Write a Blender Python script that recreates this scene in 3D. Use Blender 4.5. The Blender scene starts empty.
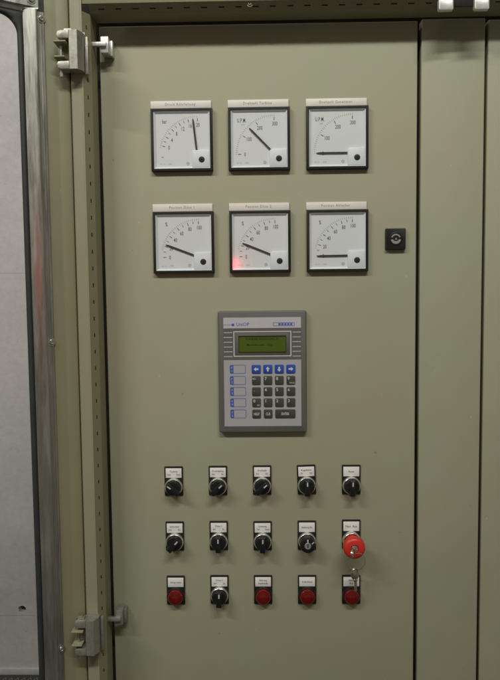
import bpy, bmesh, math, random
from mathutils import Vector, Matrix

random.seed(7)
scene = bpy.context.scene
COL = scene.collection
MM = 0.001

# ------------------------------------------------------------------ camera
def unit(v):
    return Vector(v).normalized()

F_PX = 660.0                       # focal length in pixels of a 500 x 680 picture
CAM_DIST = 1.05                    # metres in front of the instrument panel
down = unit((99.0, 9360.0, 660.0))            # world down, seen in camera axes
into = Vector((12.0, -46.8, 660.0))
into = unit(into - down * into.dot(down))     # world +y (into the panel)
right = down.cross(into)
cam_data = bpy.data.cameras.new('camera')
cam_data.sensor_fit = 'VERTICAL'
cam_data.sensor_height = 24.0
cam_data.lens = 24.0 * F_PX / 680.0
cam_data.clip_start = 0.05
cam_data.clip_end = 60.0
cam = bpy.data.objects.new('camera', cam_data)
COL.objects.link(cam)
cam.matrix_world = Matrix((
    (right[0], -right[1], -right[2], 0.0),
    (into[0], -into[1], -into[2], -CAM_DIST),
    (-down[0], down[1], down[2], 0.0),
    (0, 0, 0, 1)))
scene.camera = cam

# ------------------------------------------------------------------ light of the switch room
world = bpy.data.worlds.new('World')
scene.world = world
world.use_nodes = True
bg = world.node_tree.nodes['Background']
bg.inputs['Color'].default_value = (1.0, 0.86, 0.66, 1)
bg.inputs['Strength'].default_value = 0.16

def area(name, loc, target, sx, sy, watts, col):
    l = bpy.data.lights.new(name, 'AREA')
    l.shape = 'RECTANGLE'
    l.size, l.size_y = sx, sy
    l.energy = watts
    l.color = col
    o = bpy.data.objects.new(name, l)
    COL.objects.link(o)
    o.location = loc
    o.rotation_euler = (Vector(target) - Vector(loc)).to_track_quat('-Z', 'Y').to_euler()
    return o

WARM = (1.0, 1.0, 0.89)
area('tube_or_fill_light', (0.35, -2.05, 2.14), (0.10, 0.0, 1.15), 1.5, 0.12, 53.0, WARM)
area('tube_or_fill_light', (-2.0, -2.05, 2.20), (-1.1, 1.6, 0.7), 1.5, 0.12, 54.0, WARM)
area('tube_or_fill_light', (-1.5, 0.1, 2.4), (-1.15, 1.5, -0.6), 1.2, 0.10, 14.0, (1.0, 0.95, 0.90))  # unseen fill lamp added to brighten the wall; the two above are ceiling tubes
# the small red focus lamp of the camera: its glint shows in the glass and on the galvanised door frame
pl = bpy.data.lights.new('red_focus_lamp', 'SPOT')
pl.energy = 0.48
pl.color = (1.0, 0.03, 0.06)
pl.shadow_soft_size = 0.010
pl.spot_size = math.radians(36)
pl.spot_blend = 0.6
plo = bpy.data.objects.new('red_focus_lamp', pl)
plo.location = (-0.088, -1.03, 0.088)
plo.rotation_euler = (Vector((-0.19, 0.0, 0.05)) - Vector(plo.location)).to_track_quat('-Z', 'Y').to_euler()
COL.objects.link(plo)

scene.view_settings.view_transform = 'Standard'
scene.view_settings.look = 'None'
scene.view_settings.gamma = 1.0
scene.view_settings.use_curve_mapping = False
scene.view_settings.exposure = 0.0
scene.render.engine = 'CYCLES'
scene.cycles.max_bounces = 8
scene.cycles.filter_width = 1.6

# ------------------------------------------------------------------ materials
def new_mat(name):
    m = bpy.data.materials.new(name)
    m.use_nodes = True
    nt = m.node_tree
    return m, nt, nt.nodes['Principled BSDF']

def mat(name, col, rough=0.5, metal=0.0, var=0.0, vscale=6.0, bump=0.0, bscale=500.0,
        stretch=(1, 1, 1), rvar=0.0, spec=0.5, coat=0.0, emit=0.0, specks=0.0):
    m, nt, b = new_mat(name)
    b.inputs['Base Color'].default_value = (*col, 1)
    b.inputs['Roughness'].default_value = rough
    b.inputs['Metallic'].default_value = metal
    b.inputs['Specular IOR Level'].default_value = spec
    b.inputs['Coat Weight'].default_value = coat
    tc = nt.nodes.new('ShaderNodeTexCoord')
    geo = nt.nodes.new('ShaderNodeNewGeometry')
    mp = nt.nodes.new('ShaderNodeMapping')
    mp.inputs['Scale'].default_value = stretch
    nt.links.new(geo.outputs['Position'], mp.inputs['Vector'])
    if var > 0 or rvar > 0:
        n = nt.nodes.new('ShaderNodeTexNoise')
        n.inputs['Scale'].default_value = vscale
        n.inputs['Detail'].default_value = 6
        n.inputs['Roughness'].default_value = 0.62
        nt.links.new(mp.outputs['Vector'], n.inputs['Vector'])
        if var > 0:
            r = nt.nodes.new('ShaderNodeMapRange')
            r.inputs['From Min'].default_value = 0.25
            r.inputs['From Max'].default_value = 0.75
            r.inputs['To Min'].default_value = 1 - var
            r.inputs['To Max'].default_value = 1 + var
            nt.links.new(n.outputs['Fac'], r.inputs['Value'])
            mx = nt.nodes.new('ShaderNodeVectorMath')
            mx.operation = 'SCALE'
            mx.inputs[0].default_value = col
            nt.links.new(r.outputs['Result'], mx.inputs['Scale'])
            nt.links.new(mx.outputs['Vector'], b.inputs['Base Color'])
            if specks > 0:
                nh = nt.nodes.new('ShaderNodeTexNoise'); nh.inputs['Scale'].default_value = 7.0; nh.inputs['Detail'].default_value = 4
                nt.links.new(geo.outputs['Position'], nh.inputs['Vector'])
                mh = nt.nodes.new('ShaderNodeMix'); mh.data_type = 'RGBA'
                mh.inputs['A'].default_value = (col[0] * 1.035, col[1] * 0.99, col[2] * 0.99, 1)
                mh.inputs['B'].default_value = (col[0] * 0.955, col[1] * 1.005, col[2] * 1.0, 1)
                rh = nt.nodes.new('ShaderNodeMapRange'); rh.inputs['From Min'].default_value = 0.35; rh.inputs['From Max'].default_value = 0.65
                nt.links.new(nh.outputs['Fac'], rh.inputs['Value']); nt.links.new(rh.outputs['Result'], mh.inputs['Factor'])
                nt.links.new(mh.outputs['Result'], mx.inputs[0])
                # sparse lighter and darker specks (dust, small scuffs) of varied size, stretched a little downwards
                last = mx.outputs['Vector']
                for sc_, thr, tgt, st in ((38.0, 0.055, 1.30, (1, 1, 0.6)), (17.0, 0.035, 0.62, (1, 1, 1.0)), (110.0, 0.07, 1.16, (1, 1, 1))):
                    mp2 = nt.nodes.new('ShaderNodeMapping'); mp2.inputs['Scale'].default_value = st
                    mp2.inputs['Location'].default_value = (sc_ * 0.37, 0.11, sc_ * 0.13)
                    nt.links.new(geo.outputs['Position'], mp2.inputs['Vector'])
                    vo = nt.nodes.new('ShaderNodeTexVoronoi'); vo.inputs['Scale'].default_value = sc_
                    nt.links.new(mp2.outputs['Vector'], vo.inputs['Vector'])
                    # only some cells carry a speck
                    sep = nt.nodes.new('ShaderNodeSeparateColor'); nt.links.new(vo.outputs['Color'], sep.inputs['Color'])
                    th = nt.nodes.new('ShaderNodeMath'); th.operation = 'MULTIPLY'; th.inputs[1].default_value = thr
                    nt.links.new(sep.outputs['Red'], th.inputs[0])
                    lt = nt.nodes.new('ShaderNodeMath'); lt.operation = 'LESS_THAN'
                    nt.links.new(vo.outputs['Distance'], lt.inputs[0]); nt.links.new(th.outputs['Value'], lt.inputs[1])
                    gg = nt.nodes.new('ShaderNodeMath'); gg.operation = 'MULTIPLY_ADD'
                    gg.inputs[1].default_value = (tgt - 1) * specks; gg.inputs[2].default_value = 1.0
                    nt.links.new(lt.outputs['Value'], gg.inputs[0])
                    s2 = nt.nodes.new('ShaderNodeVectorMath'); s2.operation = 'SCALE'
                    nt.links.new(last, s2.inputs[0]); nt.links.new(gg.outputs['Value'], s2.inputs['Scale'])
                    last = s2.outputs['Vector']
                nt.links.new(last, b.inputs['Base Color'])
        if rvar > 0:
            r2 = nt.nodes.new('ShaderNodeMapRange')
            r2.inputs['From Min'].default_value = 0.3
            r2.inputs['From Max'].default_value = 0.7
            r2.inputs['To Min'].default_value = max(0.02, rough - rvar)
            r2.inputs['To Max'].default_value = min(1, rough + rvar)
            nt.links.new(n.outputs['Fac'], r2.inputs['Value'])
            nt.links.new(r2.outputs['Result'], b.inputs['Roughness'])
    if bump > 0:
        n2 = nt.nodes.new('ShaderNodeTexNoise')
        n2.inputs['Scale'].default_value = bscale
        n2.inputs['Detail'].default_value = 3
        nt.links.new(mp.outputs['Vector'], n2.inputs['Vector'])
        bp = nt.nodes.new('ShaderNodeBump')
        bp.inputs['Strength'].default_value = bump
        bp.inputs['Distance'].default_value = 0.001
        nt.links.new(n2.outputs['Fac'], bp.inputs['Height'])
        nt.links.new(bp.outputs['Normal'], b.inputs['Normal'])
    if emit > 0:
        b.inputs['Emission Color'].default_value = (*col, 1)
        b.inputs['Emission Strength'].default_value = emit
    return m

M = {}
M['panel'] = mat('panel_paint', (0.324, 0.313, 0.229), 0.62, spec=0.3, specks=0.8, var=0.05, vscale=3.5, bump=0.10, bscale=900, rvar=0.05)
M['post'] = mat('post_paint', (0.314, 0.309, 0.228), 0.58, spec=0.3, specks=0.8, var=0.05, vscale=3.0, bump=0.10, bscale=900, rvar=0.05)
M['frame'] = mat('frame_paint', (0.232, 0.218, 0.138), 0.45, specks=0.8, var=0.05, vscale=5.0, bump=0.10, bscale=900, rvar=0.05)
M['postpaint'] = mat('frame_post_paint', (0.268, 0.249, 0.175), 0.5, var=0.05, vscale=5.0, bump=0.10, bscale=900)
M['greenframe'] = mat('rail_paint', (0.215, 0.208, 0.128), 0.45, var=0.05, vscale=5.0, bump=0.08, bscale=900)
M['recess_shade'] = mat('recess_shade_black', (0.03, 0.03, 0.024), 0.8, var=0.1)  # near-black colour standing for shade in the panel gaps and tie hole
M['galv'] = mat('galvanised_steel', (0.40, 0.405, 0.385), 0.36, metal=0.92, var=0.26, vscale=110, stretch=(1, 1, 0.10),
                bump=0.08, bscale=380, rvar=0.10)
M['zinc'] = mat('cast_zinc', (0.345, 0.335, 0.305), 0.44, metal=0.65, var=0.18, vscale=140, bump=0.2, bscale=700, rvar=0.08)
M['brightzinc'] = mat('bright_zinc', (0.60, 0.595, 0.60), 0.36, metal=0.45, var=0.10, vscale=200, bump=0.15, bscale=900)
M['steel'] = mat('screw_steel', (0.60, 0.60, 0.57), 0.25, metal=0.95, var=0.1, vscale=300)
M['rubber'] = mat('black_rubber', (0.022, 0.024, 0.026), 0.6, var=0.2, vscale=60, bump=0.1, bscale=300)
M['black'] = mat('black_plastic', (0.012, 0.012, 0.0115), 0.45, spec=0.3, var=0.12, vscale=80, bump=0.06, bscale=1200)
M['bezel'] = mat('bezel_black', (0.012, 0.0115, 0.010), 0.5, spec=0.3, var=0.1, vscale=60)
M['knob'] = mat('knob_black', (0.010, 0.011, 0.013), 0.30, spec=0.4, var=0.1, vscale=80)
M['chrome'] = mat('satin_chrome', (0.80, 0.79, 0.76), 0.26, metal=0.9, var=0.05, vscale=200)
M['dial'] = mat('dial_white', (0.72, 0.70, 0.75), 0.55, var=0.015, vscale=20)
M['dialwall'] = mat('dial_box_white', (0.73, 0.72, 0.78), 0.45, var=0.02, vscale=20)
M['cover'] = mat('pivot_cover_white', (0.75, 0.745, 0.83), 0.40, var=0.02, vscale=20)
M['ink'] = mat('dial_ink', (0.045, 0.042, 0.04), 0.7, var=0.05)
M['inkgrey'] = mat('dial_ink_grey', (0.36, 0.35, 0.34), 0.7, var=0.05)
M['inkfaint'] = mat('dial_ink_faint', (0.30, 0.29, 0.285), 0.7, var=0.05)
M['needle'] = mat('needle_black', (0.03, 0.025, 0.022), 0.5, var=0.05)
M['strip'] = mat('name_strip_plastic', (0.66, 0.625, 0.60), 0.45, var=0.03, vscale=40)
M['stripink'] = mat('strip_ink', (0.17, 0.165, 0.16), 0.7, var=0.05)
M['paper'] = mat('legend_white', (0.76, 0.735, 0.745), 0.55, var=0.03, vscale=60)
M['tagink'] = mat('legend_ink', (0.06, 0.058, 0.056), 0.7, var=0.05)
M['padgrey'] = mat('keypad_housing', (0.098, 0.098, 0.093), 0.50, var=0.06, vscale=40, bump=0.08, bscale=900)
M['padband'] = mat('keypad_dark_film', (0.105, 0.105, 0.102), 0.42, var=0.04, vscale=40)
M['padface'] = mat('keypad_light_film', (0.365, 0.350, 0.375), 0.40, var=0.03, vscale=40)
M['padlogo'] = mat('keypad_logo_film', (0.45, 0.435, 0.485), 0.40, var=0.03, vscale=40)
M['padwhite'] = mat('keypad_white_print', (0.55, 0.545, 0.54), 0.45, var=0.03)
M['key'] = mat('keypad_key_grey', (0.050, 0.050, 0.047), 0.40, var=0.06, vscale=60)
M['keyblue'] = mat('keypad_key_blue', (0.020, 0.068, 0.36), 0.40, var=0.05, vscale=60)
M['blueink'] = mat('blue_print', (0.045, 0.085, 0.34), 0.5, var=0.05)
M['lcd'] = mat('lcd_green', (0.068, 0.098, 0.010), 0.20, var=0.05, vscale=50)
M['lcdink'] = mat('lcd_dark_segments', (0.010, 0.017, 0.003), 0.3, var=0.05)
M['redknob'] = mat('emergency_red', (0.52, 0.028, 0.016), 0.40, var=0.06, vscale=50)
M['redlens'] = mat('red_lens', (0.140, 0.0035, 0.005), 0.12, var=0.30, vscale=260, bump=0.12, bscale=420, coat=0.4)
M['lockgrey'] = mat('lock_core_grey', (0.30, 0.30, 0.29), 0.4, metal=0.3, var=0.1, vscale=100)
M['nickel'] = mat('key_nickel', (0.60, 0.57, 0.48), 0.24, metal=0.95, var=0.1, vscale=150)

def glass(name, rough=0.02, tint=(0.97, 0.985, 0.98)):
    m, nt, b = new_mat(name)
    out = nt.nodes['Material Output']
    tr = nt.nodes.new('ShaderNodeBsdfTransparent')
    tr.inputs['Color'].default_value = (*tint, 1)
    gl = nt.nodes.new('ShaderNodeBsdfGlossy')
    gl.inputs['Roughness'].default_value = rough
    # Schlick reflectance of a pane, the same from both sides
    fr = nt.nodes.new('ShaderNodeLayerWeight')
    fr.inputs['Blend'].default_value = 0.5
    pw = nt.nodes.new('ShaderNodeMath'); pw.operation = 'POWER'; pw.inputs[1].default_value = 5.0
    ma = nt.nodes.new('ShaderNodeMath'); ma.operation = 'MULTIPLY_ADD'; ma.inputs[1].default_value = 0.96; ma.inputs[2].default_value = 0.04
    nt.links.new(fr.outputs['Facing'], pw.inputs[0]); nt.links.new(pw.outputs['Value'], ma.inputs[0])
    mx = nt.nodes.new('ShaderNodeMixShader')
    nt.links.new(ma.outputs['Value'], mx.inputs['Fac'])
    nt.links.new(tr.outputs['BSDF'], mx.inputs[1])
    nt.links.new(gl.outputs['BSDF'], mx.inputs[2])
    nt.links.new(mx.outputs['Shader'], out.inputs['Surface'])
    nt.nodes.remove(b)
    return m
M['glass'] = glass('instrument_glass', 0.105)
M['pane'] = glass('window_glass', 0.03)

def concrete():
    m, nt, b = new_mat('painted_concrete')
    geo = nt.nodes.new('ShaderNodeNewGeometry')
    n1 = nt.nodes.new('ShaderNodeTexNoise'); n1.inputs['Scale'].default_value = 3.0; n1.inputs['Detail'].default_value = 8
    n1.inputs['Roughness'].default_value = 0.6
    n2 = nt.nodes.new('ShaderNodeTexNoise'); n2.inputs['Scale'].default_value = 38.0; n2.inputs['Detail'].default_value = 8
    n2.inputs['Roughness'].default_value = 0.7
    vo = nt.nodes.new('ShaderNodeTexVoronoi'); vo.inputs['Scale'].default_value = 21.0
    for n in (n1, n2, vo):
        nt.links.new(geo.outputs['Position'], n.inputs['Vector'])
    r1 = nt.nodes.new('ShaderNodeValToRGB')
    r1.color_ramp.elements[0].position = 0.3; r1.color_ramp.elements[0].color = (0.50, 0.468, 0.49, 1)
    r1.color_ramp.elements[1].position = 0.7; r1.color_ramp.elements[1].color = (0.58, 0.545, 0.57, 1)
    nt.links.new(n1.outputs['Fac'], r1.inputs['Fac'])
    r2 = nt.nodes.new('ShaderNodeMapRange')
    r2.inputs['From Min'].default_value = 0.3; r2.inputs['From Max'].default_value = 0.7
    r2.inputs['To Min'].default_value = 0.90; r2.inputs['To Max'].default_value = 1.06
    nt.links.new(n2.outputs['Fac'], r2.inputs['Value'])
    # sparse small air-bubble pits
    r3 = nt.nodes.new('ShaderNodeMapRange')
    r3.inputs['From Min'].default_value = 0.03; r3.inputs['From Max'].default_value = 0.07
    r3.inputs['To Min'].default_value = 0.72; r3.inputs['To Max'].default_value = 1.0
    nt.links.new(vo.outputs['Distance'], r3.inputs['Value'])
    mu = nt.nodes.new('ShaderNodeMath'); mu.operation = 'MULTIPLY'
    nt.links.new(r2.outputs['Result'], mu.inputs[0]); nt.links.new(r3.outputs['Result'], mu.inputs[1])
    sc = nt.nodes.new('ShaderNodeVectorMath'); sc.operation = 'SCALE'
    nt.links.new(r1.outputs['Color'], sc.inputs[0]); nt.links.new(mu.outputs['Value'], sc.inputs['Scale'])
    nt.links.new(sc.outputs['Vector'], b.inputs['Base Color'])
    b.inputs['Roughness'].default_value = 0.85
    bp = nt.nodes.new('ShaderNodeBump'); bp.inputs['Strength'].default_value = 0.35; bp.inputs['Distance'].default_value = 0.004
    nt.links.new(n2.outputs['Fac'], bp.inputs['Height']); nt.links.new(bp.outputs['Normal'], b.inputs['Normal'])
    return m
M['concrete'] = concrete()
M['floor'] = mat('floor_dark', (0.05, 0.05, 0.047), 0.8, var=0.2, vscale=8)
M['grating'] = mat('grating_steel', (0.20, 0.20, 0.19), 0.5, metal=0.3, var=0.2, vscale=30)

# ------------------------------------------------------------------ mesh helpers
# local frame of every thing on the panel: x right, z up, "o" = millimetres out of the panel (towards -y)
def V(x, z, o):
    return Vector((x * MM, -o * MM, z * MM))

class Part:
    def __init__(self):
        self.bm = bmesh.new()
    def add(self, other, mtx=None):
        me = bpy.data.meshes.new('tmp'); other.to_mesh(me); other.free()
        if mtx: me.transform(mtx)
        self.bm.from_mesh(me); bpy.data.meshes.remove(me)
        return self
    def box(self, x0, x1, z0, z1, o0, o1, bev=0.0, seg=2, mtx=None):
        b = bmesh.new()
        bmesh.ops.create_cube(b, size=1.0)
        for v in b.verts:
            v.co = Vector(((x0 + x1) / 2 * MM + v.co.x * (x1 - x0) * MM,
                           -(o0 + o1) / 2 * MM + v.co.y * (o1 - o0) * MM,
                           (z0 + z1) / 2 * MM + v.co.z * (z1 - z0) * MM))
        if bev > 0:
            bmesh.ops.bevel(b, geom=list(b.edges), offset=bev * MM, segments=seg, profile=0.5, affect='EDGES')
        return self.add(b, mtx)
    def lathe(self, cx, cz, prof, n=32, mtx=None, close=True):
        """prof: (radius, o) from the panel outwards; the last point is capped when its radius > 0"""
        b = bmesh.new()
        rings = []
        for r, o in prof:
            if r <= 0:
                rings.append([b.verts.new(V(cx, cz, o))])
            else:
                rings.append([b.verts.new(V(cx + r * math.cos(2 * math.pi * k / n), cz + r * math.sin(2 * math.pi * k / n), o)) for k in range(n)])
        for a, c in zip(rings, rings[1:]):
            for k in range(n):
                k2 = (k + 1) % n
                if len(a) == 1: b.faces.new((a[0], c[k], c[k2]))
                elif len(c) == 1: b.faces.new((a[k], c[0], a[k2]))
                else: b.faces.new((a[k], c[k], c[k2], a[k2]))
        if close and len(rings[-1]) > 1: b.faces.new(rings[-1])
        bmesh.ops.recalc_face_normals(b, faces=b.faces)
        return self.add(b, mtx)
    def prism(self, pts, o0, o1, bev=0.0, mtx=None):
        """polygon pts (x, z) extruded from o0 to o1"""
        b = bmesh.new()
        lo = [b.verts.new(V(x, z, o0)) for x, z in pts]
        hi = [b.verts.new(V(x, z, o1)) for x, z in pts]
        n = len(pts)
        b.faces.new(lo); top = b.faces.new(hi)
        for k in range(n):
            b.faces.new((lo[k], lo[(k + 1) % n], hi[(k + 1) % n], hi[k]))
        bmesh.ops.recalc_face_normals(b, faces=b.faces)
        if bev > 0:
            bmesh.ops.bevel(b, geom=list(top.edges), offset=bev * MM, segments=2, profile=0.5, affect='EDGES')
        return self.add(b, mtx)
    def ring_rect(self, ro, ri, o0, o1, bev=0.0):
        """rectangular frame: ro, ri = (x0, x1, z0, z1) outer and inner"""
        b = bmesh.new()
        def rect(r, o): return [b.verts.new(V(r[0], r[2], o)), b.verts.new(V(r[1], r[2], o)), b.verts.new(V(r[1], r[3], o)), b.verts.new(V(r[0], r[3], o))]
        A, B, C, D = rect(ro, o0), rect(ro, o1), rect(ri, o1), rect(ri, o0)
        ed = []
        for k in range(4):
            j = (k + 1) % 4
            b.faces.new((A[k], A[j], B[j], B[k])); b.faces.new((B[k], B[j], C[j], C[k]))
            b.faces.new((C[k], C[j], D[j], D[k])); b.faces.new((D[k], D[j], A[j], A[k]))
        bmesh.ops.recalc_face_normals(b, faces=b.faces)
        if bev > 0:
            b.edges.ensure_lookup_table()
            ed = [e for e in b.edges if all(abs(v.co.y + o1 * MM) < 1e-7 for v in e.verts) and not (e.verts[0] in B) != (e.verts[1] in B)]
            cor = [e for e in b.edges if (e.verts[0] in A and e.verts[1] in B) or (e.verts[0] in B and e.verts[1] in A)]
            bmesh.ops.bevel(b, geom=ed + cor, offset=bev * MM, segments=2, profile=0.5, affect='EDGES')
        return self.add(b)
    def plan(self, pts, z0, z1, closed=False, thick=0.0):
        """plan polyline pts (x, y in mm, world sense) extruded from z0 to z1; thick > 0 makes a sheet of that gauge"""
        b = bmesh.new()
        P2 = list(pts)
        if thick > 0:
            off = []
            for k, p in enumerate(P2):
                a = Vector(P2[max(0, k - 1)]); c = Vector(P2[min(len(P2) - 1, k + 1)])
                t = (c - a).normalized()
                off.append((p[0] - t.y * thick, p[1] + t.x * thick))
            P2 = P2 + off[::-1]; closed = True
        lo = [b.verts.new((x * MM, y * MM, z0 * MM)) for x, y in P2]
        hi = [b.verts.new((x * MM, y * MM, z1 * MM)) for x, y in P2]
        n = len(P2)
        for k in range(n if closed else n - 1):
            j = (k + 1) % n
            b.faces.new((lo[k], lo[j], hi[j], hi[k]))
        if closed:
            b.faces.new(lo); b.faces.new(hi)
            bmesh.ops.recalc_face_normals(b, faces=b.faces)
        return self.add(b)
    def tube(self, pts, r, n=10, closed=False):
        """pts: Vectors in metres, r in mm"""
        b = bmesh.new(); rings = []
        m = len(pts)
        for k, p in enumerate(pts):
            if closed: t = pts[(k + 1) % m] - pts[k - 1]
            else: t = pts[min(m - 1, k + 1)] - pts[max(0, k - 1)]
            t.normalize()
            u = t.orthogonal().normalized() if abs(t.y) > 0.9 else t.cross(Vector((0, 1, 0))).normalized()
            w = t.cross(u)
            rings.append([b.verts.new(p + (u * math.cos(2 * math.pi * q / n) + w * math.sin(2 * math.pi * q / n)) * r * MM) for q in range(n)])
        for k in range(m if closed else m - 1):
            a, c = rings[k], rings[(k + 1) % m]
            for q in range(n):
                b.faces.new((a[q], a[(q + 1) % n], c[(q + 1) % n], c[q]))
        if not closed:
            b.faces.new(rings[0]); b.faces.new(rings[-1])
        bmesh.ops.recalc_face_normals(b, faces=b.faces)
        return self.add(b)
    def text(self, s, size, x, z, o, align='CENTER', sx=1.0, bold=0.0, spacing=1.0, rot=0.0):
        """flat print: size = cap height in mm"""
        cu = bpy.data.curves.new('t', 'FONT')
        cu.body = s; cu.size = size / 0.70 * MM; cu.align_x = align; cu.align_y = 'CENTER'
        cu.resolution_u = 2; cu.offset = bold * MM; cu.space_character = spacing
        ob = bpy.data.objects.new('t', cu); COL.objects.link(ob)
        dg = bpy.context.evaluated_depsgraph_get()
        me = bpy.data.meshes.new_from_object(ob.evaluated_get(dg))
        me.transform(Matrix.Translation(V(x, z, o)) @ Matrix.Rotation(rot, 4, 'Y') @ Matrix.Scale(sx, 4, (1, 0, 0)) @ Matrix.Rotation(math.pi / 2, 4, 'X'))
        self.bm.from_mesh(me)
        bpy.data.objects.remove(ob); bpy.data.meshes.remove(me); bpy.data.curves.remove(cu)
        return self
    def bar(self, x0, z0, x1, z1, w, o0, o1, w1=None):
        """straight bar between two points in the panel plane"""
        d = Vector((x1 - x0, z1 - z0)); L = d.length; d /= L
        n = Vector((-d.y, d.x)); w1 = w if w1 is None else w1
        pts = [(x0 - n.x * w / 2, z0 - n.y * w / 2), (x1 - n.x * w1 / 2, z1 - n.y * w1 / 2), (x1 + n.x * w1 / 2, z1 + n.y * w1 / 2), (x0 + n.x * w / 2, z0 + n.y * w / 2)]
        return self.prism(pts, o0, o1)
    def flat(self, pts, o):
        b = bmesh.new()
        f = b.faces.new([b.verts.new(V(x, z, o)) for x, z in pts])
        f.normal_update()
        if f.normal.y > 0: f.normal_flip()
        return self.add(b)
    def build(self, name, m, parent=None, angle=35, smooth=True):
        me = bpy.data.meshes.new(name)
        self.bm.to_mesh(me); self.bm.free()
        if smooth:
            me.shade_smooth(); me.set_sharp_from_angle(angle=math.radians(angle))
        me.materials.append(M[m] if isinstance(m, str) else m)
        o = bpy.data.objects.new(name, me)
        COL.objects.link(o)
        if parent: o.parent = parent
        return o

def tag(o, label=None, cat=None, group=None, kind=None):
    if label: o['label'] = label
    if cat: o['category'] = cat
    if group: o['group'] = group
    if kind: o['kind'] = kind
    return o

def thing(name, label, cat, loc=(0, 0, 0), group=None):
    o = bpy.data.objects.new(name, None)
    o.empty_display_size = 0.01
    COL.objects.link(o)
    o.location = loc
    return tag(o, label, cat, group)

def copy_tree(o, parent=None):
    c = o.copy(); COL.objects.link(c)
    if parent: c.parent = parent
    for ch in list(o.children): copy_tree(ch, c)
    return c

def at(x, z, o=0.0):
    return (x * MM, -o * MM, z * MM)

def rrect(x0, x1, z0, z1, r, n=5):
    pts = []
    for cx, cz, a0 in ((x1 - r, z1 - r, 0), (x0 + r, z1 - r, 90), (x0 + r, z0 + r, 180), (x1 - r, z0 + r, 270)):
        for k in range(n + 1):
            a = math.radians(a0 + 90 * k / n)
            pts.append((cx + r * math.cos(a), cz + r * math.sin(a)))
    return pts

def screw_head(part, cx, cz, o, r=4.0, h=2.6):
    part.lathe(cx, cz, [(r * 1.45, o), (r * 1.45, o + 0.7), (r * 1.02, o + 0.7), (r, o + h * 0.6), (r * 0.75, o + h), (0.45 * r, o + h), (0.40 * r, o + h * 0.45), (0, o + h * 0.4)], 20)

# ------------------------------------------------------------------ setting: concrete wall, floor
WALL_Y = 1600.0
wall = thing('concrete_wall', 'pale concrete wall with tie hole seen through the door window', 'wall', (0, 1.6, 0))
def wall_board(z0, z1, hole=None):
    p = Part()
    X0, X1, T = -3200.0, 900.0, 120.0
    if hole is None:
        p.box(X0, X1, z0, z1, -T, 0, 0.4, 1)
    else:
        hx, hz, r, q = hole
        p.box(X0, hx - q, z0, z1, -T, 0)
        p.box(hx + q, X1, z0, z1, -T, 0)
        p.box(hx - q, hx + q, hz + q, z1, -T, 0)
        p.box(hx - q, hx + q, z0, hz - q, -T, 0)
        b = bmesh.new(); n = 24
        inn, out, deep = [], [], []
        for k in range(n):
            a = 2 * math.pi * k / n
            c, s = math.cos(a), math.sin(a); m = max(abs(c), abs(s))
            rr = r * (1 + 0.05 * math.sin(3 * a) + 0.05 * math.sin(5 * a + 1))
            out.append(b.verts.new(V(hx + q * c / m, hz + q * s / m, 0)))
            inn.append(b.verts.new(V(hx + rr * c, hz + rr * s, 0)))
            deep.append(b.verts.new(V(hx + rr * 0.8 * c, hz + rr * 0.8 * s, -55)))
        for k in range(n):
            j = (k + 1) % n
            b.faces.new((out[k], out[j], inn[j], inn[k])); b.faces.new((inn[k], inn[j], deep[j], deep[k]))
        b.faces.new(deep)
        bmesh.ops.recalc_face_normals(b, faces=b.faces)
        p.add(b)
    return p.build('concrete_lift', 'concrete', wall, smooth=False)
wall_board(91.7, 1900)
wall_board(-1331, 91.3, (-1013, -1304, 15.5, 24))
Part().lathe(-1013, -1304, [(15, -26), (0, -24)], 20, close=False).build('tie_hole_shade', 'recess_shade', wall)  # dark disc added to paint the shade deep in the hole
wall_board(-1592, -1333.2, None)
Part().box(-3200, 900, -1584, -1556, 0.0, 10, 2).build('skirting', 'concrete', wall)

tag(Part().box(-3200, 1500, -1632, -1585, -1600, 2600).build('floor', 'floor'), kind='structure')
g = Part()
for row in range(8):
    yy = 1560 - row * 34
    b = bmesh.new(); top = []
    nseg = 120
    for k in range(nseg + 1):
        x = -1700 + k * 13.0
        y = yy - (26 if k % 2 else 0)
        top.append([b.verts.new((x * MM, (y + dy) * MM, z * MM)) for dy, z in ((-3.5, -1584), (-3.5, -1578), (3.5, -1578), (3.5, -1584))])
    for a, c in zip(top, top[1:]):
        for q in range(3):
            b.faces.new((a[q], a[q + 1], c[q + 1], c[q]))
    g.add(b)
tag(g.build('floor_grating', 'grating', smooth=False), kind='stuff')

# ------------------------------------------------------------------ cabinet frame
cab = thing('control_cabinet', 'olive grey steel cabinet frame with slotted rails around the instrument panel', 'cabinet')
ZB, ZT = -760.0, 520.0
# left post: rounded front face, then its return into the cabinet
post_pts = [(-281.5, 0), (-281.5, -47), (-280.5, -49.5), (-278.5, -51), (-266, -51.5), (-263.2, -53.5), (-261.6, -53.2)]
Part().plan(post_pts, ZB, ZT, thick=-1.6).build('frame_post', 'postpaint', cab)

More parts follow.
